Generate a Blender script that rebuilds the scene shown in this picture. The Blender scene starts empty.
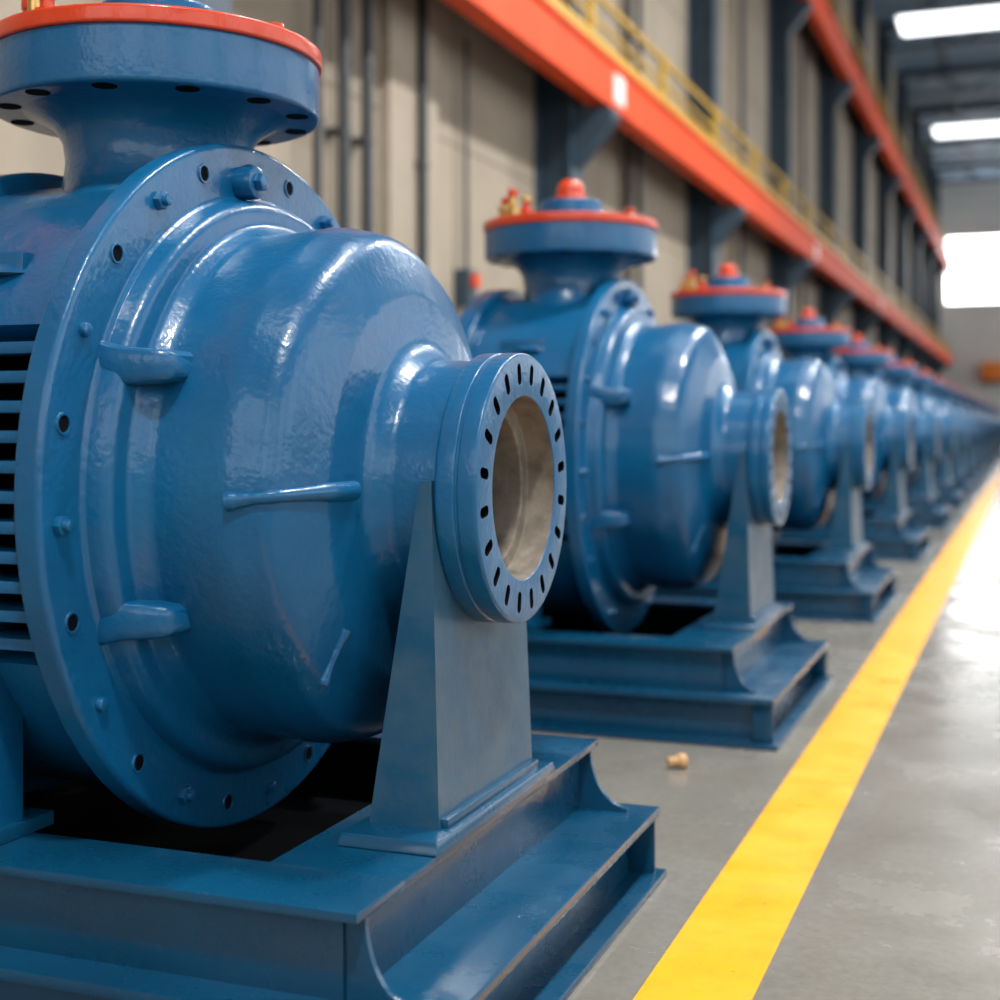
import bpy, bmesh, math, random
from mathutils import Vector, Matrix
random.seed(4)
scene = bpy.context.scene
PI = math.pi
scene.view_settings.view_transform = 'Standard'

# ------------------------------------------------------------------ materials
def new_mat(name):
    m = bpy.data.materials.new(name); m.use_nodes = True
    nt = m.node_tree
    return m, nt, nt.nodes['Principled BSDF']

def noise(nt, scale, detail=4, rough=.55, vec=None):
    n = nt.nodes.new('ShaderNodeTexNoise'); n.inputs['Scale'].default_value = scale
    n.inputs['Detail'].default_value = detail; n.inputs['Roughness'].default_value = rough
    if vec: nt.links.new(vec, n.inputs['Vector'])
    return n

def ramp(nt, src, stops):
    r = nt.nodes.new('ShaderNodeValToRGB')
    while len(r.color_ramp.elements) < len(stops): r.color_ramp.elements.new(.5)
    for e, (p, c) in zip(r.color_ramp.elements, stops):
        e.position = p; e.color = (c[0], c[1], c[2], 1) if hasattr(c, '__len__') else (c, c, c, 1)
    nt.links.new(src, r.inputs['Fac'])
    return r

def bump(nt, b, src, strength, dist, chain=None):
    bp = nt.nodes.new('ShaderNodeBump'); bp.inputs['Strength'].default_value = strength
    bp.inputs['Distance'].default_value = dist
    nt.links.new(src, bp.inputs['Height'])
    if chain: nt.links.new(chain.outputs['Normal'], bp.inputs['Normal'])
    nt.links.new(bp.outputs['Normal'], b.inputs['Normal'])
    return bp

def paint(name, c1, c2, rough=(.2, .36), peel=.25, dust=None, coat=.3, big=.006):
    m, nt, b = new_mat(name)
    tc = nt.nodes.new('ShaderNodeTexCoord'); o = tc.outputs['Object']
    n1 = noise(nt, 2.3, 5, .6, o)
    r1 = ramp(nt, n1.outputs['Fac'], [(.32, c1), (.7, c2)])
    col = r1.outputs['Color']
    if dust:
        n4 = noise(nt, 9, 8, .7, o)
        r4 = ramp(nt, n4.outputs['Fac'], [(.42, 0.0), (.72, .6)])
        mx = nt.nodes.new('ShaderNodeMixRGB')
        nt.links.new(r4.outputs['Color'], mx.inputs['Fac'])
        nt.links.new(col, mx.inputs['Color1']); mx.inputs['Color2'].default_value = (*dust, 1)
        col = mx.outputs['Color']
    nt.links.new(col, b.inputs['Base Color'])
    n2 = noise(nt, 6, 6, .65, o)
    r2 = ramp(nt, n2.outputs['Fac'], [(.3, rough[0]), (.7, rough[1])])
    nt.links.new(r2.outputs['Color'], b.inputs['Roughness'])
    n3 = noise(nt, 80, 2, .5, o)
    n5 = noise(nt, 18, 3, .5, o)
    bp0 = nt.nodes.new('ShaderNodeBump'); bp0.inputs['Strength'].default_value = peel
    bp0.inputs['Distance'].default_value = big
    nt.links.new(n5.outputs['Fac'], bp0.inputs['Height'])
    bp1 = bump(nt, b, n3.outputs['Fac'], peel, .0024, bp0)
    nt.links.new(bp1.outputs['Normal'], b.inputs['Coat Normal'])
    b.inputs['Coat Weight'].default_value = coat
    b.inputs['Coat Roughness'].default_value = .08
    b.inputs['IOR'].default_value = 1.40
    return m

BLUE = paint('blue_machine_enamel', (.0015, .068, .175), (.0025, .100, .235), rough=(.26, .40), peel=.38, coat=.27)
SKID = paint('blue_skid_enamel', (.0015, .040, .092), (.0025, .060, .132), rough=(.2, .38), peel=.15)
PED = paint('blue_pedestal_enamel', (.003, .052, .115), (.005, .074, .15), rough=(.28, .45), peel=.12, dust=(.065, .10, .13), coat=.1)
ORANGE = paint('orange_enamel', (.48, .036, .009), (.62, .055, .012), rough=(.25, .4))

def simple(name, c, rough=.5, metal=0, nscale=20, var=.15, bs=.0, spec=.5):
    m, nt, b = new_mat(name)
    tc = nt.nodes.new('ShaderNodeTexCoord')
    n = noise(nt, nscale, 5, .6, tc.outputs['Object'])
    lo = [x * (1 - var) for x in c]; hi = [min(1, x * (1 + var)) for x in c]
    r = ramp(nt, n.outputs['Fac'], [(.3, lo), (.7, hi)])
    nt.links.new(r.outputs['Color'], b.inputs['Base Color'])
    b.inputs['Roughness'].default_value = rough; b.inputs['Metallic'].default_value = metal
    b.inputs['Specular IOR Level'].default_value = spec
    if bs: bump(nt, b, n.outputs['Fac'], .4, bs)
    return m

def emis(name, c, s):
    m, nt, b = new_mat(name)
    b.inputs['Base Color'].default_value = (.8, .8, .8, 1)
    b.inputs['Emission Color'].default_value = (*c, 1); b.inputs['Emission Strength'].default_value = s
    return m

BARE = simple('bare_cast_metal', (.175, .148, .12), .6, .1, 16, .45, .005, spec=.35)
SHADE = simple('painted_recess_shade', (.003, .004, .006), .9, spec=.05)  # near-black colour standing in for shade in holes, gaps and openings
BRASS = simple('brass', (.55, .35, .12), .3, .9)
MATS = [BLUE, SKID, PED, ORANGE, BARE, SHADE, BRASS]
iBLUE, iSKID, iPED, iOR, iBARE, iSHADE, iBRASS = range(7)

# ------------------------------------------------------------------ mesh kit
def fillet(pts, n=5):
    out = []
    for i, p in enumerate(pts):
        r = p[2] if len(p) > 2 else 0
        P = Vector((p[0], p[1]))
        if r <= 0 or i in (0, len(pts) - 1):
            out.append((P.x, P.y)); continue
        A = Vector(pts[i - 1][:2]); B = Vector(pts[i + 1][:2])
        da = (A - P); db = (B - P)
        la, lb = da.length, db.length
        da.normalize(); db.normalize()
        ang = da.angle(db)
        if ang > PI - .02: out.append((P.x, P.y)); continue
        t = min(r / math.tan(ang / 2), la * .48, lb * .48)
        s = P + da * t; e = P + db * t
        for k in range(n + 1):
            u = k / n
            q = s.lerp(P, u).lerp(P.lerp(e, u), u)
            out.append((q.x, q.y))
    return out

class Part:
    def __init__(self): self.bm = bmesh.new()
    def _merge(self, b2, mat, smooth=True):
        bmesh.ops.remove_doubles(b2, verts=b2.verts, dist=1e-5)
        bmesh.ops.recalc_face_normals(b2, faces=b2.faces)
        me = bpy.data.meshes.new('t')
        for f in b2.faces: f.material_index = mat; f.smooth = smooth
        b2.to_mesh(me); b2.free(); self.bm.from_mesh(me); bpy.data.meshes.remove(me)
    def box(self, x0, x1, y0, y1, z0, z1, mat=0, bev=.004, M=None):
        b = bmesh.new(); bmesh.ops.create_cube(b, size=1)
        for v in b.verts:
            v.co = Vector(((x0 + x1) / 2 + v.co.x * (x1 - x0), (y0 + y1) / 2 + v.co.y * (y1 - y0), (z0 + z1) / 2 + v.co.z * (z1 - z0)))
        if bev: bmesh.ops.bevel(b, geom=b.edges[:], offset=bev, segments=2, profile=.6, affect='EDGES')
        if M: bmesh.ops.transform(b, matrix=M, verts=b.verts)
        self._merge(b, mat)
    def prism(self, pts, off, mat=0, bev=.003):
        b = bmesh.new(); off = Vector(off)
        v0 = [b.verts.new(p) for p in pts]; v1 = [b.verts.new(Vector(p) + off) for p in pts]
        b.faces.new(v0); b.faces.new(v1[::-1])
        n = len(pts)
        for i in range(n): b.faces.new((v0[i], v0[(i + 1) % n], v1[(i + 1) % n], v1[i]))
        if bev: bmesh.ops.bevel(b, geom=b.edges[:], offset=bev, segments=1, affect='EDGES')
        self._merge(b, mat)
    def hull(self, bot, top, mat=0, bev=.004, seg=2):
        b = bmesh.new()
        v0 = [b.verts.new(p) for p in bot]; v1 = [b.verts.new(p) for p in top]; n = len(bot)
        b.faces.new(v0[::-1]); b.faces.new(v1)
        for i in range(n): b.faces.new((v0[i], v0[(i + 1) % n], v1[(i + 1) % n], v1[i]))
        if bev: bmesh.ops.bevel(b, geom=b.edges[:], offset=bev, segments=seg, profile=.5, affect='EDGES')
        self._merge(b, mat)
    def rev(self, prof, c=(0, 0, 0), axis='X', seg=96, mat=0, a0=0, a1=2 * PI, sy=1.0, func=None):
        b = bmesh.new(); full = abs(a1 - a0 - 2 * PI) < 1e-6
        N = seg if full else seg + 1
        rings = []
        for (x, r) in prof:
            row = []
            for k in range(N):
                t = a0 + (a1 - a0) * k / seg
                rr = func(x, r, t) if func else r
                p, q = rr * math.cos(t) * sy, rr * math.sin(t)
                if axis == 'X': co = (c[0] + x, c[1] + p, c[2] + q)
                elif axis == 'Y': co = (c[0] + p, c[1] + x, c[2] + q)
                else: co = (c[0] + p, c[1] + q, c[2] + x)
                row.append(b.verts.new(co))
            rings.append(row)
        for i in range(len(rings) - 1):
            for k in range(N if full else N - 1):
                k2 = (k + 1) % N
                b.faces.new((rings[i][k], rings[i][k2], rings[i + 1][k2], rings[i + 1][k]))
        if not full:
            b.faces.new([r[0] for r in rings]); b.faces.new([r[-1] for r in rings][::-1])
        bmesh.ops.dissolve_degenerate(b, dist=1e-6, edges=b.edges)
        self._merge(b, mat)
    def cyl(self, c, r, x0, x1, axis='X', seg=24, mat=0, bev=.003):
        self.rev(fillet([(x0, 0), (x0, r, bev), (x1, r, bev), (x1, 0)], 2), c, axis, seg, mat)
    def tube(self, path, rad, mat=0, seg=8):
        b = bmesh.new(); rings = []
        P = [Vector(p) for p in path]
        for i, p in enumerate(P):
            d = (P[min(i + 1, len(P) - 1)] - P[max(i - 1, 0)]).normalized()
            u = d.orthogonal().normalized() if i == 0 else (u - d * u.dot(d)).normalized()
            w = d.cross(u); r = rad[i] if hasattr(rad, '__len__') else rad
            rings.append([b.verts.new(p + (u * math.cos(t) + w * math.sin(t)) * r) for t in [2 * PI * k / seg for k in range(seg)]])
        for i in range(len(rings) - 1):
            for k in range(seg):
                b.faces.new((rings[i][k], rings[i][(k + 1) % seg], rings[i + 1][(k + 1) % seg], rings[i + 1][k]))
        b.faces.new(rings[0]); b.faces.new(rings[-1])
        self._merge(b, mat)
    def mesh(self, name, shift=(0, 0, 0), mats=MATS, ang=38):
        bmesh.ops.translate(self.bm, verts=self.bm.verts, vec=shift)
        me = bpy.data.meshes.new(name); self.bm.to_mesh(me); self.bm.free()
        for m in mats: me.materials.append(m)
        me.set_sharp_from_angle(angle=math.radians(ang))
        return me

def put(me, name, loc=(0, 0, 0), parent=None):
    o = bpy.data.objects.new(name, me); scene.collection.objects.link(o)
    if parent: o.parent = parent
    o.location = loc
    return o

CX = -1.66      # pump centre X (world); parts below built in world X, y about 0
SH = (-CX, 0, 0)
AZ = .885       # shaft height

# ------------------------------------------------------------------ casing
RX = -1.425
RR = .660
bowl_prof = fillet([(RX - .05, .40), (RX - .05, RR, .010), (RX, RR, .012), (RX, .560, .012), (RX + .007, .553, .004), (RX + .045, .545, .03), (RX + .048, .50, .02),
                    (-1.345, .480, .035), (-1.21, .486, .15), (-1.125, .466, .06), (-1.082, .36, .055), (-1.068, .262, .045), (-1.03, .236, .03), (-.92, .232)], 9)
def bowl_r(X):
    best = .48
    pr = [p for p in bowl_prof if p[0] > -1.37]
    for a, b_ in zip(pr[:-1], pr[1:]):
        if a[0] <= X <= b_[0] and b_[0] > a[0]:
            best = a[1] + (b_[1] - a[1]) * (X - a[0]) / (b_[0] - a[0])
    return best
def lumpy(x, r, t):
    if x > -1.35 and r > .29:
        w = min(1, (x + 1.35) / .12) * min(1, (r - .29) / .1)
        s = .016 * abs(math.cos(3.5 * t + .55)) - .009
        return r * (1 + w * (s + .005 * math.cos(3 * t + 1.0)))
    return r
P = Part()
P.rev(bowl_prof, (0, 0, AZ), seg=168, func=lumpy)
P.rev(fillet([(-1.95, .3), (-1.95, .50), (RX - .03, .50)]), (0, 0, AZ), mat=iSHADE)  # barrel core coloured black to paint the shade between fins
arc = fillet([(-1.90, .45), (-1.90, .60, .03), (RX - .045, .60, .01), (RX - .045, .45)], 4)
P.rev(arc, (0, 0, AZ), seg=48, a0=math.radians(28), a1=math.radians(152))
P.rev(arc, (0, 0, AZ), seg=48, a0=math.radians(208), a1=math.radians(332))
for s in (-1, 1):
    for k in range(-5, 6):
        z = AZ + k * .048
        yo = math.sqrt(.63 ** 2 - (k * .048) ** 2)
        y0, y1 = sorted((s * .47, s * yo))
        P.box(-1.88, RX - .045, y0, y1, z - .010, z + .010, bev=.004)
P.rev(fillet([(-1.96, .3), (-1.96, .635, .012), (-1.88, .635, .012), (-1.88, .3)]), (0, 0, AZ))
# studs and tapped holes (flush near-black discs, painted shade) around the big flange
n = 24
for k in range(n):
    t = math.radians(4) + 2 * PI * k / n
    y, z = .612 * math.cos(t), AZ + .612 * math.sin(t)
    if k % 4 == 0:
        P.cyl((0, y, z), .017, RX - .01, RX + .013, seg=6); P.cyl((0, y, z), .010, RX, RX + .024, seg=12)
    elif k % 2 == 1:
        P.cyl((0, y, z), .0135, RX - .03, RX + .0008, seg=16, mat=iSHADE, bev=.0)
        P.rev([(RX - .001, .0135), (RX + .003, .0145), (RX + .003, .0175), (RX - .001, .019)], (0, y, z), seg=20)
    else:
        P.cyl((0, y, z), .012, RX - .01, RX + .012, seg=14, bev=.005)
t = math.radians(97); y, z = .585 * math.cos(t), AZ + .585 * math.sin(t)
P.cyl((0, y, z), .032, RX - .01, RX + .04, seg=20, bev=.008); P.cyl((0, y, z), .018, RX + .03, RX + .055, seg=6)
# lugs on the near and far side: rounded bars standing off the flange
for s in (-1, 1):
    for dz in (.212, -.205):
        yo = s * math.sqrt(.555 ** 2 - dz ** 2); yi = s * math.sqrt(.40 ** 2 - dz ** 2)
        b = bmesh.new(); rows = []
        for (x, h, yy) in [(RX - .02, .052, yo - s * .0), (RX + .006, .040, yo), (RX + .04, .032, yo - s * .004), (RX + .09, .028, yo - s * .012), (RX + .115, .025, yo - s * .020), (RX + .125, .017, yo - s * .033)]:
            row = []
            for q in range(11):
                a = -PI / 2 + PI * q / 10
                row.append(b.verts.new((x, yy - s * .016 + s * .016 * math.cos(a), AZ + dz + h * (.35 * math.sin(a) + .65 * max(-1, min(1, 1.6 * math.sin(a)))))))
            row.append(b.verts.new((x, yi, AZ + dz + h))); row.append(b.verts.new((x, yi, AZ + dz - h)))
            rows.append(row)
        for i in range(len(rows) - 1):
            for q in range(13):
                b.faces.new((rows[i][q], rows[i][(q + 1) % 13], rows[i + 1][(q + 1) % 13], rows[i + 1][q]))
        b.faces.new(rows[0]); b.faces.new(rows[-1])
        P._merge(b, iBLUE)
def bead(pts, r0):
    path = []; rad = []
    N = 30
    for i in range(N + 1):
        u = i / N
        X = pts[0][0] + (pts[1][0] - pts[0][0]) * u
        t = pts[0][1] + (pts[1][1] - pts[0][1]) * u
        R = lumpy(X, bowl_r(X), t)
        path.append((X, R * math.cos(t), AZ + R * math.sin(t)))
        rad.append(r0 * (.85 + .5 * abs(math.cos(u * PI)) ** 6 + random.uniform(-.05, .05)))
    P.tube(path, rad, seg=12)
bead([(-1.200, math.radians(180.8)), (-1.072, math.radians(179.2))], .013)
bead([(-1.200, math.radians(-.5)), (-1.072, math.radians(.5))], .013)
bead([(-1.118, math.radians(226)), (-1.086, math.radians(219))], .009)
for s in (-1, 1):
    y0, y1 = sorted((s * .575, s * .46))
    P.box(-1.92, -1.615, y0, y1, .315, .72, bev=.008)
    y0, y1 = sorted((s * .585, s * .40))
    P.box(-1.95, -1.60, y0, y1, .30, .325, mat=iSKID)
m_casing = P.mesh('volute_casing', SH)

# ------------------------------------------------------------------ discharge neck + flange (vertical)
P = Part()
zs = [(1.26, .50, .15), (1.31, .42, .155), (1.36, .33, .16), (1.41, .262, .165), (1.46, .218, .168), (1.52, .196, .172), (1.56, .196, .18), (1.59, .21, .20), (1.61, .235, .232), (1.622, .262, .262), (1.626, .28, .28)]
b = bmesh.new(); rings = []
SEG = 72
for (z, ry, rx) in zs:
    rings.append([b.verts.new((CX + rx * math.cos(2 * PI * k / SEG), ry * math.sin(2 * PI * k / SEG), z)) for k in range(SEG)])
for i in range(len(rings) - 1):
    for k in range(SEG):
        b.faces.new((rings[i][k], rings[i][(k + 1) % SEG], rings[i + 1][(k + 1) % SEG], rings[i + 1][k]))
b.faces.new(rings[0][::-1])
P._merge(b, iBLUE)
P.rev(fillet([(1.622, 0), (1.622, .325, .01), (1.730, .325, .008), (1.730, 0)]), (CX, 0, 0), 'Z')
P.rev(fillet([(1.728, 0), (1.728, .331, .006), (1.762, .331, .008), (1.764, .20, .004)]), (CX, 0, 0), 'Z', mat=iOR)
for k in range(12):
    t = 2 * PI * (k + .5) / 12
    P.cyl((CX + .288 * math.cos(t), .288 * math.sin(t), 0), .023, 1.6205, 1.64, 'Z', 18, iSHADE, 0)  # bolt holes are solid black discs, their shade painted on
P.box(CX - .11, CX + .05, -.47, -.40, 1.23, 1.30, bev=.015)
P.box(CX - .11, CX + .05, .40, .47, 1.23, 1.30, bev=.015)
P.rev(fillet([(1.755, .25), (1.772, .245, .005), (1.776, .125, .01), (1.845, .118, .012), (1.845, 0)]), (CX, 0, 0), 'Z', mat=iBLUE)
P.rev(fillet([(1.835, .066), (1.862, .066, .006), (1.864, .052, .004), (1.90, .052, .03), (1.928, .03, .02), (1.931, 0)], 6), (CX, 0, 0), 'Z', 32, iOR)
for (dx, dy, h, mt) in [(-.17, -.17, .10, iBRASS), (-.25, -.06, .055, iOR), (-.21, -.13, .075, iBRASS), (-.10, -.22, .06, iOR), (.2, .12, .05, iBRASS), (-.22, .1, .075, iBRASS)]:
    P.cyl((CX + dx, dy, 0), .024, 1.76, 1.775 + h * .35, 'Z', 6, mt)
    P.cyl((CX + dx, dy, 0), .014, 1.77, 1.775 + h, 'Z', 12, mt)
    P.cyl((CX + dx, dy, 0), .020, 1.772 + h * .75, 1.778 + h, 'Z', 12, iOR if mt == iBRASS else iBRASS)
m_neck = P.mesh('discharge_nozzle', SH)

# ------------------------------------------------------------------ suction flange with real slots
FX = -.866
P = Part()
P.rev(fillet([(FX - .02, .168), (FX, .168, .003), (FX, .2475, .006), (FX - .034, .2475, .004), (FX - .036, .244), (FX - .040, .244), (FX - .042, .2475, .004), (FX - .078, .2475, .008), (FX - .078, .20), (FX - .02, .20), (FX - .02, .168)], 3), (0, 0, AZ), seg=128)
me_f = P.mesh('suction_flange_raw')
fl = put(me_f, 'tmp_flange')
b = bmesh.new()
NS = 20
for k in range(NS):
    t = 2 * PI * (k + .5) / NS
    pts = []
    w, r0, r1 = .0095, .190, .229
    for j in range(9): a = -PI / 2 + PI * j / 8; pts.append((r1 - w + w * math.cos(a), w * math.sin(a)))
    for j in range(9): a = PI / 2 + PI * j / 8; pts.append((r0 + w + w * math.cos(a), w * math.sin(a)))
    c, s = math.cos(t), math.sin(t)
    va = [b.verts.new((FX - .016, p * c - q * s, AZ + p * s + q * c)) for p, q in pts]
    vb = [b.verts.new((FX + .02, p * c - q * s, AZ + p * s + q * c)) for p, q in pts]
    b.faces.new(va[::-1]); b.faces.new(vb)
    for i in range(len(pts)): b.faces.new((va[i], va[(i + 1) % len(pts)], vb[(i + 1) % len(pts)], vb[i]))
bmesh.ops.recalc_face_normals(b, faces=b.faces)
for f in b.faces: f.material_index = iSHADE  # slot walls coloured near-black, shade painted into the recesses
cme = bpy.data.meshes.new('cut'); b.to_mesh(cme); b.free()
for m in MATS: cme.materials.append(m)
cut = put(cme, 'tmp_cut')
md = fl.modifiers.new('b', 'BOOLEAN'); md.object = cut; md.operation = 'DIFFERENCE'; md.solver = 'EXACT'
dg = bpy.context.evaluated_depsgraph_get()
res = bpy.data.meshes.new_from_object(fl.evaluated_get(dg))
P = Part()
P.bm.from_mesh(res)
bpy.data.objects.remove(fl); bpy.data.objects.remove(cut)
P.rev(fillet([(FX - .002, .168), (FX - .055, .164, .006), (FX - .057, .138, .006), (FX - .12, .134, .01), (-1.24, .120, .01), (-1.245, .06), (-1.245, 0)], 4), (0, 0, AZ), seg=72, mat=iBARE)
P.rev([(FX - .078, .205), (FX - .05, .205)], (0, 0, AZ), seg=64)
P.rev(fillet([(-1.245, .075), (-1.03, .045, .01), (-1.0, .03, .02), (-.995, 0)], 3), (0, 0, AZ), seg=32, mat=iBARE)
m_flange = P.mesh('suction_flange', SH)

# ------------------------------------------------------------------ pedestal (U-shaped saddle, tapering upwards)
P = Part()
cy = -.03
def lv(z):
    u = (z - .32) / .58
    return (-1.055 + u * .085, -.925 - u * .023, cy - .235 + u * .02, cy + .235 - u * .005)
out = [(lv(.32)[2], .32), (lv(.32)[3], .32), (lv(.86)[3], .86), (.196, .86)]
for k in range(13):
    a = math.radians(-5 - k * 170 / 12)
    out.append((.19 * math.cos(a), AZ + .19 * math.sin(a)))
out += [(-.19, .905), (lv(.905)[2], .905)]
b = bmesh.new()
vf = [b.verts.new((lv(z)[1], y, z)) for y, z in out]; vb = [b.verts.new((lv(z)[0], y, z)) for y, z in out]
b.faces.new(vf); b.faces.new(vb[::-1])
for i in range(len(out)):
    j = (i + 1) % len(out); b.faces.new((vf[i], vb[i], vb[j], vf[j]))
P._merge(b, iPED)
P.hull([(-1.08, -.34, .30), (-.895, -.34, .30), (-.895, .27, .30), (-1.08, .27, .30)],
       [(-1.075, -.33, .322), (-.90, -.33, .322), (-.90, .26, .322), (-1.075, .26, .322)], iSKID, .004)
P.box(-.935, -.912, cy - .225, cy + .24, .32, .338, iSKID, .006)
m_ped = P.mesh('support_pedestal', SH, ang=25)

# ------------------------------------------------------------------ skid
P = Part()
x0, x1 = -3.0, -.90
y0, y1 = -.62, .58
ox0, ox1, oy0, oy1 = -2.05, -1.14, -.45, .42
zt, th = .30, .016
P.box(x0, x1, y0, oy0, zt - th, zt, iSKID); P.box(x0, x1, oy1, y1, zt - th, zt, iSKID)
P.box(ox1, x1, oy0 - .005, oy1 + .005, zt - th + .0005, zt - .0005, iSKID, .001); P.box(x0, ox0, oy0 - .005, oy1 + .005, zt - th + .0005, zt - .0005, iSKID, .001)
P.box(x0 + .05, x1 - .04, y0 + .035, y0 + .05, .155, zt - th + .003, iSKID, .001)
P.box(x0 + .05, x1 - .04, y1 - .05, y1 - .035, .155, zt - th + .003, iSKID, .001)
P.box(x1 - .045, x1 - .03, y0 + .04, y1 - .04, .155, zt - th + .003, iSKID, .001)
P.box(x0 + .03, x0 + .045, y0 + .04, y1 - .04, .155, zt - th + .003, iSKID, .001)
P.box(ox0 - .01, ox1 + .01, oy0 - .012, oy0, .16, zt - th, iSHADE, 0); P.box(ox0 - .01, ox1 + .01, oy1, oy1 + .012, .16, zt - th, iSHADE, 0)
P.box(ox1, ox1 + .012, oy0, oy1, .16, zt - th, iSHADE, 0); P.box(ox0 - .012, ox0, oy0, oy1, .16, zt - th, iSHADE, 0)
P.box(ox0 - .01, ox1 + .01, oy0 - .01, oy1 + .01, .158, .164, iSHADE, 0)  # opening lined in near-black so its shade is painted in
lx0, lx1, ly0, ly1 = -3.1, -.765, -.66, .605
P.box(lx0, lx1, ly0, ly1, .136, .156, iSKID, .005)
P.box(lx0 + .06, lx1 - .06, ly0 + .05, ly1 - .05, .01, .148, iSKID, .001)
P.box(lx0 - .01, lx1 + .012, ly0 - .01, ly1 + .01, .0, .016, iSKID, .004)
P.box(lx1 - .07, lx1 - .006, ly0 + .02, ly0 + .03, .012, .14, iSKID, .001)
P.box(lx1 - .07, lx1 - .006, ly1 - .03, ly1 - .02, .012, .14, iSKID, .001)
def gus(y, t=.012, xa=-.935, xb=-.80):
    pts = [(xa, y, .154), (xb, y, .154)]
    N = 12
    for i in range(N + 1):
        a = PI / 2 * i / N
        X = xb - (xb - xa - .03) * math.sin(a); Z = .163 + (.287 - .163) * (1 - math.cos(a))
        pts.append((X, y, Z))
    pts.append((xa, y, .287))
    P.prism(pts, (0, t, 0), iSKID, .001)
gus(y0 + .035, xb=-.835); gus(y1 - .05, xb=-.82)
def gus2(x, ya, yb):
    pts = [(x, ya, .154), (x, yb, .154)]
    for i in range(9):
        a = PI / 2 * i / 8
        pts.append((x, yb + (ya - yb) * .7 * math.sin(a), .160 + .12 * (1 - math.cos(a))))
    pts.append((x, ya, .287))
    P.prism(pts, (.012, 0, 0), iSKID, .001)
for xx in (-2.6, -1.9): gus2(xx, y0 + .04, ly0 + .01); gus2(xx, y1 - .04, ly1 - .01)
m_skid = P.mesh('skid_base', SH)

# ------------------------------------------------------------------ motor
P = Part()
P.rev(fillet([(-2.12, 0), (-2.12, .30, .02), (-1.95, .34, .02), (-1.95, 0)]), (0, 0, AZ))
P.rev(fillet([(-2.85, 0), (-2.85, .30, .05), (-2.80, .40, .02), (-2.12, .40, .02), (-2.12, 0)]), (0, 0, AZ), mat=iSKID)
for k in range(36):
    t = 2 * PI * k / 36
    M = Matrix.Translation((0, 0, AZ)) @ Matrix.Rotation(t, 4, 'X')
    P.box(-2.78, -2.16, .39, .445, -.007, .007, iBLUE, .002, M)
P.rev(fillet([(-2.9, 0), (-2.9, .36, .05), (-2.80, .45, .02), (-2.76, .45), (-2.76, .38)]), (0, 0, AZ))
P.box(-2.62, -2.32, -.14, .14, 1.31, 1.45, iBLUE, .012)
for s in (-1, 1):
    ya, yb = sorted((s * .42, s * .30))
    P.box(-2.72, -2.2, ya, yb, .32, .66, iBLUE, .01)
    ya, yb = sorted((s * .50, s * .26))
    P.box(-2.76, -2.16, ya, yb, .30, .33, iBLUE, .005)
m_motor = P.mesh('drive_motor', SH)

parts = [('skid_base', m_skid), ('support_pedestal', m_ped), ('volute_casing', m_casing), ('discharge_nozzle', m_neck), ('suction_flange', m_flange), ('drive_motor', m_motor)]
YS = [2.42, 5.06, 8.02, 11.35] + [14.75 + 3.35 * i for i in range(20)]
for i, Yp in enumerate(YS):
    e = bpy.data.objects.new('centrifugal_pump', None); e.empty_display_size = .3
    scene.collection.objects.link(e)
    e.location = (CX + (.03 if i in (1, 2) else 0), Yp, 0)
    for nme, me in parts: put(me, nme, (0, -.08, 0) if (nme == 'skid_base' and i in (1, 2)) else (0, 0, 0), parent=e)

# ------------------------------------------------------------------ room materials
def concrete_floor():
    m, nt, b = new_mat('polished_concrete')
    tc = nt.nodes.new('ShaderNodeTexCoord'); o = tc.outputs['Object']
    n1 = noise(nt, .9, 8, .65, o)
    r1 = ramp(nt, n1.outputs['Fac'], [(.3, (.165, .158, .135)), (.55, (.215, .207, .182)), (.75, (.27, .26, .235))])
    n2 = noise(nt, 40, 6, .7, o)
    mx = nt.nodes.new('ShaderNodeMixRGB'); mx.blend_type = 'MULTIPLY'; mx.inputs['Fac'].default_value = .5
    r2 = ramp(nt, n2.outputs['Fac'], [(.35, .7), (.6, 1.0)])
    nt.links.new(r1.outputs['Color'], mx.inputs['Color1']); nt.links.new(r2.outputs['Color'], mx.inputs['Color2'])
    nt.links.new(mx.outputs['Color'], b.inputs['Base Color'])
    n3 = noise(nt, 2.2, 8, .7, o)
    r3 = ramp(nt, n3.outputs['Fac'], [(.35, .12), (.65, .32)])
    nt.links.new(r3.outputs['Color'], b.inputs['Roughness'])
    b.inputs['IOR'].default_value = 1.55
    bump(nt, b, n2.outputs['Fac'], .08, .002)
    return m
FLOOR = concrete_floor()
m, nt, b = new_mat('worn_yellow_line_paint')
tc = nt.nodes.new('ShaderNodeTexCoord')
n1 = noise(nt, 12, 8, .75, tc.outputs['Object'])
r1 = ramp(nt, n1.outputs['Fac'], [(.30, (.42, .26, .07)), (.37, (.80, .35, .003)), (.7, (.92, .42, .004))])
nt.links.new(r1.outputs['Color'], b.inputs['Base Color'])
n2 = noise(nt, 5, 5, .6, tc.outputs['Object'])
r2 = ramp(nt, n2.outputs['Fac'], [(.3, .25), (.7, .5)]); nt.links.new(r2.outputs['Color'], b.inputs['Roughness'])
YLINE = m

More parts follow.
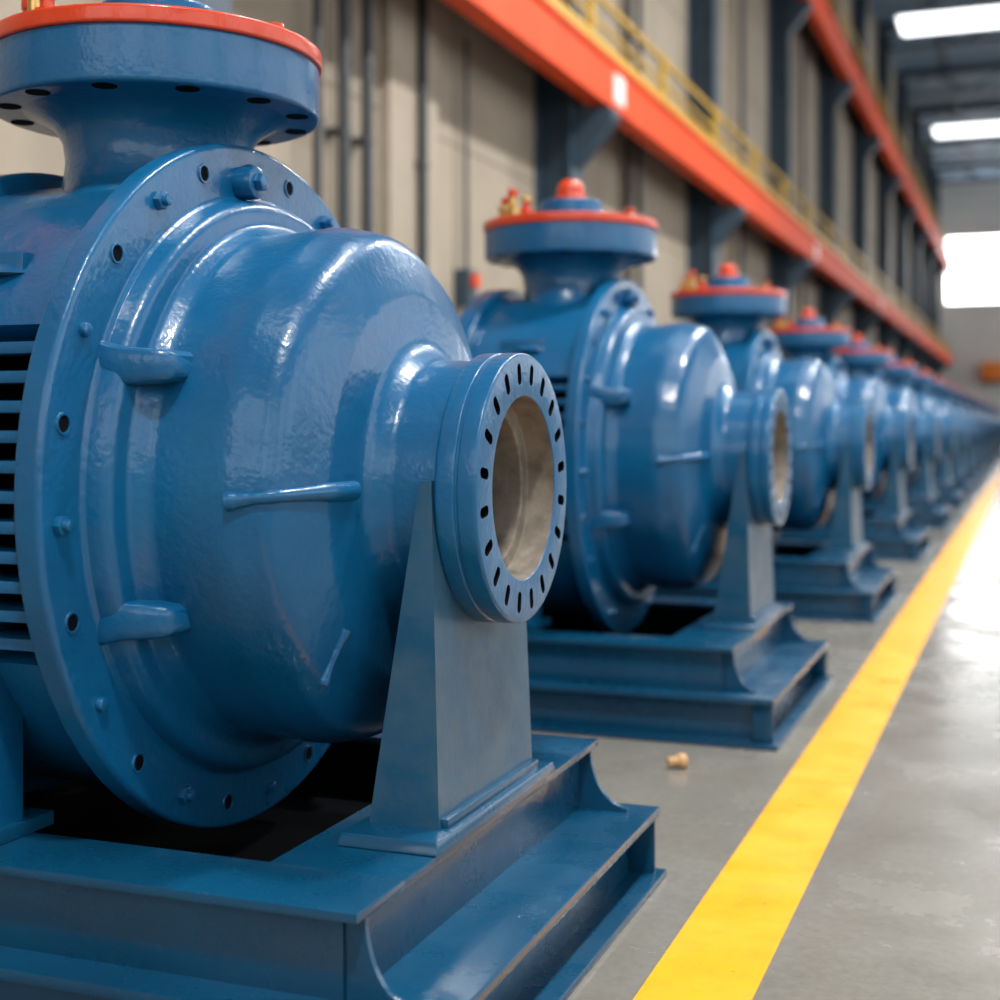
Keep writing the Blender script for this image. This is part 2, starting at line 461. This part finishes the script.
def wall_mat(name, ca, cb, joint=(2.4, 1.8)):
    m, nt, b = new_mat(name)
    tc = nt.nodes.new('ShaderNodeTexCoord'); o = tc.outputs['Object']
    n1 = noise(nt, .7, 8, .6, o)
    r1 = ramp(nt, n1.outputs['Fac'], [(.3, ca), (.7, cb)])
    sep = nt.nodes.new('ShaderNodeSeparateXYZ'); nt.links.new(o, sep.inputs[0])
    fac = None
    for ax, per in (('Y', joint[0]), ('Z', joint[1])):
        md = nt.nodes.new('ShaderNodeMath'); md.operation = 'PINGPONG'; md.inputs[1].default_value = per / 2
        nt.links.new(sep.outputs[ax], md.inputs[0])
        lt = nt.nodes.new('ShaderNodeMath'); lt.operation = 'LESS_THAN'; lt.inputs[1].default_value = .012
        nt.links.new(md.outputs[0], lt.inputs[0])
        if fac is None: fac = lt.outputs[0]
        else:
            mm = nt.nodes.new('ShaderNodeMath'); mm.operation = 'MAXIMUM'
            nt.links.new(fac, mm.inputs[0]); nt.links.new(lt.outputs[0], mm.inputs[1]); fac = mm.outputs[0]
    mx = nt.nodes.new('ShaderNodeMixRGB'); nt.links.new(fac, mx.inputs['Fac'])
    nt.links.new(r1.outputs['Color'], mx.inputs['Color1']); mx.inputs['Color2'].default_value = (ca[0] * .45, ca[1] * .45, ca[2] * .45, 1)
    nt.links.new(mx.outputs['Color'], b.inputs['Base Color']); b.inputs['Roughness'].default_value = .85
    return m
WALL = wall_mat('precast_concrete_wall', (.28, .238, .185), (.38, .325, .255))
ENDW = wall_mat('end_wall_panels', (.60, .62, .62), (.70, .71, .70), (3, 2.5))
STEEL = simple('blue_grey_steel', (.028, .056, .086), .5, 0, 3, .2)
DARKST = simple('dark_conduit', (.035, .04, .045), .5)
BEAM = simple('orange_crane_beam_paint', (.72, .070, .010), .6, 0, 2, .12, spec=.25)
YEL = simple('yellow_rail_paint', (.52, .31, .025), .5)
ROOF = simple('roof_deck', (.15, .23, .32), .7, 0, 1, .15)
WHITE = simple('white_label', (.8, .78, .74), .6)
LAMPG = emis('luminaire_diffuser', (.95, .98, 1), 3.5)
GREY = simple('grey_frame', (.3, .32, .34), .5)
WOOD = simple('wood', (.50, .29, .13), .6)

def obj(P, name, mats, ang=38):
    return put(P.mesh(name, mats=mats, ang=ang), name)
def one(name, mat, boxes, bev=0):
    P = Part()
    for bx in boxes: P.box(*bx, 0, bev)
    return obj(P, name, [mat])

YE = 85.0; ZR = 15.0; XR = 12.0; YB = -9.0
one('floor', FLOOR, [(-5.3, XR + .3, YB, YE + .3, -.2, 0)])
one('yellow_floor_line', YLINE, [(-.645, -.452, -6, YE - 2, 0, .0025)])
one('wall_left', WALL, [(-5.25, -5.0, YB, YE, 0, ZR)])
wx0, wx1, wz0, wz1 = -4.6, 8.0, 8.0, 11.8
one('wall_far', ENDW, [(-5.25, XR + .25, YE, YE + .25, 0, wz0), (-5.25, XR + .25, YE, YE + .25, wz1, ZR), (-5.25, wx0, YE, YE + .25, wz0, wz1), (wx1, XR + .25, YE, YE + .25, wz0, wz1)])
P = Part()
P.box(wx0, wx1, YE + .15, YE + .2, wz0, wz1, 0, 0)
for k in range(4): P.box(wx0 + k * 4.2 - .05, wx0 + k * 4.2 + .05, YE + .05, YE + .14, wz0, wz1, 1, 0)
P.box(wx0, wx1, YE + .05, YE + .14, wz0 - .05, wz0 + .08, 1, 0)
obj(P, 'window_1', [emis('window_daylight_far', (.94, .97, 1), 8), GREY])
one('wall_right', ENDW, [(XR, XR + .25, YB, YE, 0, 2.5), (XR, XR + .25, YB, YE, 9.5, ZR)] + [(XR, XR + .25, YB + k * 7.2, YB + k * 7.2 + 1.2, 2.5, 9.5) for k in range(13)])
P = Part()
P.box(XR + .18, XR + .22, YB, YE, 2.5, 9.5, 0, 0)
for k in range(52): P.box(XR + .1, XR + .17, YB + k * 1.8, YB + .1 + k * 1.8, 2.5, 9.5, 1, 0)
for z in (4.2, 6, 7.8): P.box(XR + .1, XR + .17, YB, YE, z, z + .09, 1, 0)
obj(P, 'window_2', [emis('window_daylight_side', (.94, .97, 1), 2.5), GREY])
one('wall_back', ENDW, [(-5.25, XR + .25, YB - .25, YB, 0, 3.2), (-5.25, XR + .25, YB - .25, YB, 8.2, ZR)] + [(-5.25 + k * 4.6, -5.25 + k * 4.6 + .9, YB - .25, YB, 3.2, 8.2) for k in range(4)])
P = Part()
P.box(-5, XR, YB - .2, YB - .16, 3.2, 8.2, 0, 0)
for k in range(13): P.box(-5 + k * 1.38, -4.92 + k * 1.38, YB - .15, YB - .08, 3.2, 8.2, 1, 0)
P.box(-5, XR, YB - .15, YB - .08, 5.6, 5.7, 1, 0)
obj(P, 'window_3', [emis('window_daylight_back', (.95, .975, 1), 2.5), GREY])
P = Part()
P.box(-5.25, XR + .25, YB - .25, YE + .25, ZR, ZR + .2, 0, 0)
obj(P, 'ceiling', [ROOF])
P = Part()
for k in range(-1, 12):
    Y = 7.2 * k
    P.box(-5, XR, Y - .12, Y + .12, ZR - .25, ZR - .002, 0, 0)
    P.box(-5, XR, Y - .1, Y + .1, ZR - 1.0, ZR - .88, 0, 0)
    for j in range(12):
        xa = -5 + j * 1.4; xb = xa + 1.4; za, zb = (ZR - .95, ZR - .15) if j % 2 == 0 else (ZR - .15, ZR - .95)
        P.tube([(xa, Y, za), (xb, Y, zb)], .05, 0, 6)
for x in (-3, 0, 3, 6, 9): P.box(x - .06, x + .06, YB, YE, ZR - .12, ZR - .004, 0, 0)
obj(P, 'roof_truss_frame', [STEEL])
for Y in (-3.0, 11.0, 28.6, 46.0, 63.2):
    P = Part()
    P.box(-3.85, 8.0, Y - 1.0, Y + 1.0, 13.60, 13.66, 0, 0)
    P.box(-3.95, 8.1, Y - 1.1, Y + 1.1, 13.66, 13.74, 1, 0)
    for x in (-3.5, 2, 7.5): P.cyl((x, Y, 0), .02, 13.7, 14.9, 'Z', 8, 1, 0)
    obj(P, 'linear_ceiling_light', [LAMPG, GREY])

P = Part()
for k in range(0, 12):
    Y = 7.2 * k + .05
    w = .20
    P.box(-4.62, -4.58, Y - w, Y + w, 0, ZR - .3, 0, 0)
    P.box(-5.0, -4.96, Y - w, Y + w, 0, ZR - .3, 0, 0)
    P.box(-4.97, -4.6, Y - .03, Y + .03, 0, ZR - .3, 0, 0)
    for zb in (4.38, 9.62):
        P.prism([(-4.6, Y - .14, zb), (-4.15, Y - .14, zb), (-4.15, Y - .14, zb - .12), (-4.6, Y - .14, zb - .65)], (0, .28, 0), 0, 0)
cols = obj(P, 'steel_column_row', [STEEL])
one('trim_1', simple('pilaster_concrete', (.35, .30, .235), .85, 0, 2, .08), [(-5.0, -4.9, 7.2 * k + 3.2, 7.2 * k + 4.2, 0, ZR) for k in range(0, 12)])

def crane_beam(X, za, zb):
    P = Part()
    P.box(X - .12, X + .10, YB, YE, za, za + .04, 0, 0)
    P.box(X - .12, X + .10, YB, YE, zb - .04, zb, 0, 0)
    P.box(X - .03, X + .06, YB, YE, za + .03, zb - .03, 0, 0)
    P.box(X - .03, X + .03, YB, YE, zb, zb + .06, 2, 0)
    return P
P = crane_beam(-4.3, 4.42, 4.95)
for Y in (14.9, 30.2, 44.0): P.box(-4.245, -4.225, Y - .2, Y + .2, 4.53, 4.84, 1, 0)
obj(P, 'crane_runway_beam', [BEAM, WHITE, DARKST])
P = crane_beam(-4.3, 9.65, 10.4)
obj(P, 'crane_runway_beam', [BEAM, WHITE, DARKST])
def railing(X, z0, h):
    P = Part()
    P.box(X - .025, X + .025, YB, YE, z0 + h - .06, z0 + h, 0, 0)
    P.box(X - .015, X + .015, YB, YE, z0 + h * .5 - .02, z0 + h * .5 + .02, 0, 0)
    P.box(X - .03, X + .03, YB, YE, z0, z0 + .14, 0, 0)
    for k in range(30):
        Y = -7.6 + k * 3.1
        P.box(X - .035, X + .035, Y - .06, Y + .06, z0, z0 + h + .03, 0, 0)
    P.box(X - .7, X, YB, YE, z0 - .04, z0, 1, 0)
    obj(P, 'guard_railing', [YEL, STEEL])
railing(-4.32, 5.01, .60)
railing(-4.32, 10.46, .8)

P = Part()
for Y, r in ((9.07, .035), (9.5, .05), (9.9, .05), (10.97, .045), (17.6, .05), (18.1, .04), (25.2, .05), (32.4, .05)):
    P.cyl((-4.86, Y, 0), r, 0, ZR - .3, 'Z', 12, 0, 0)
    for z in (1.2, 3.2, 5.4, 8, 11): P.box(-5, -4.83, Y - .07, Y + .07, z, z + .05, 0, 0)
obj(P, 'wall_conduit', [DARKST])
P = Part()
P.box(-5.0, -4.85, 12.0, 12.22, 2.1, 2.45, 0, .01); P.box(-4.86, -4.80, 12.05, 12.17, 2.28, 2.40, 1, .01)
P.cyl((-4.92, 12.11, 0), .02, 2.4, 4.6, 'Z', 10, 2, 0)
obj(P, 'electrical_switch_box', [STEEL, BEAM, DARKST])

P = Part()
P.box(-2.6, -1.2, YE - .6, YE - .001, 3.5, 4.6, 0, .05); P.box(-2.5, -1.3, YE - .64, YE - .6, 3.6, 4.5, 0, .02)
P.box(-2.65, -1.15, YE - .7, YE - .001, 3.35, 3.5, 1, 0)
obj(P, 'orange_wall_cabinet', [simple('cabinet_orange', (.8, .22, .02), .5), DARKST])

P = Part()
P.rev(fillet([(0, 0), (0, .012, .003), (.03, .015, .003), (.034, .021, .003), (.055, .021, .006), (.062, 0)], 3), (0, 0, 0), 'X', 24)
pl = obj(P, 'wooden_plug', [WOOD])
pl.location = (-.985, 3.98, .021); pl.rotation_euler = (0, 0, math.radians(35))

# ------------------------------------------------------------------ lights
def area(name, loc, rot, sx, power, col=(1, 1, 1)):
    l = bpy.data.lights.new(name, 'AREA'); l.shape = 'DISK'; l.size = sx; l.energy = power; l.color = col
    o = bpy.data.objects.new(name, l); scene.collection.objects.link(o); o.location = loc; o.rotation_euler = rot
    return o
for Y in (-1.5, 5.7, 12.9, 20.1):  # unseen lamps added to light the pumps and sharpen highlights
    P = Part()
    P.rev(fillet([(0, .0), (0, .12), (-.12, .2, .05), (-.35, .42, .02), (-.36, .40), (-.14, .17), (-.10, 0)]), (1.2, Y, 9.3), 'Z', 32)
    P.cyl((1.2, Y, 0), .015, 9.3, ZR - .9, 'Z', 8, 0, 0)
    lamp = obj(P, 'added_high_bay_lamp', [GREY])
    a = area('added_lamp_light', (1.2, Y, 8.93), (0, 0, 0), .7, 760, (1, .97, .93)); a.parent = lamp

w = bpy.data.worlds.new('World'); scene.world = w; w.use_nodes = True
bg = w.node_tree.nodes['Background']; bg.inputs['Color'].default_value = (.86, .93, 1, 1); bg.inputs['Strength'].default_value = 1.0

# ------------------------------------------------------------------ camera
cam = bpy.data.cameras.new('camera'); co = bpy.data.objects.new('camera', cam); scene.collection.objects.link(co)
cam.sensor_width = 36; cam.lens = 1400 / 1000 * 36
cam.shift_y = -.075
co.location = (0, 0, 1.0); co.rotation_euler = (PI / 2, 0, math.atan(530 / 1400))
cam.dof.use_dof = True; cam.dof.focus_distance = 2.45; cam.dof.aperture_fstop = 2.1
cam.clip_end = 300
scene.camera = co
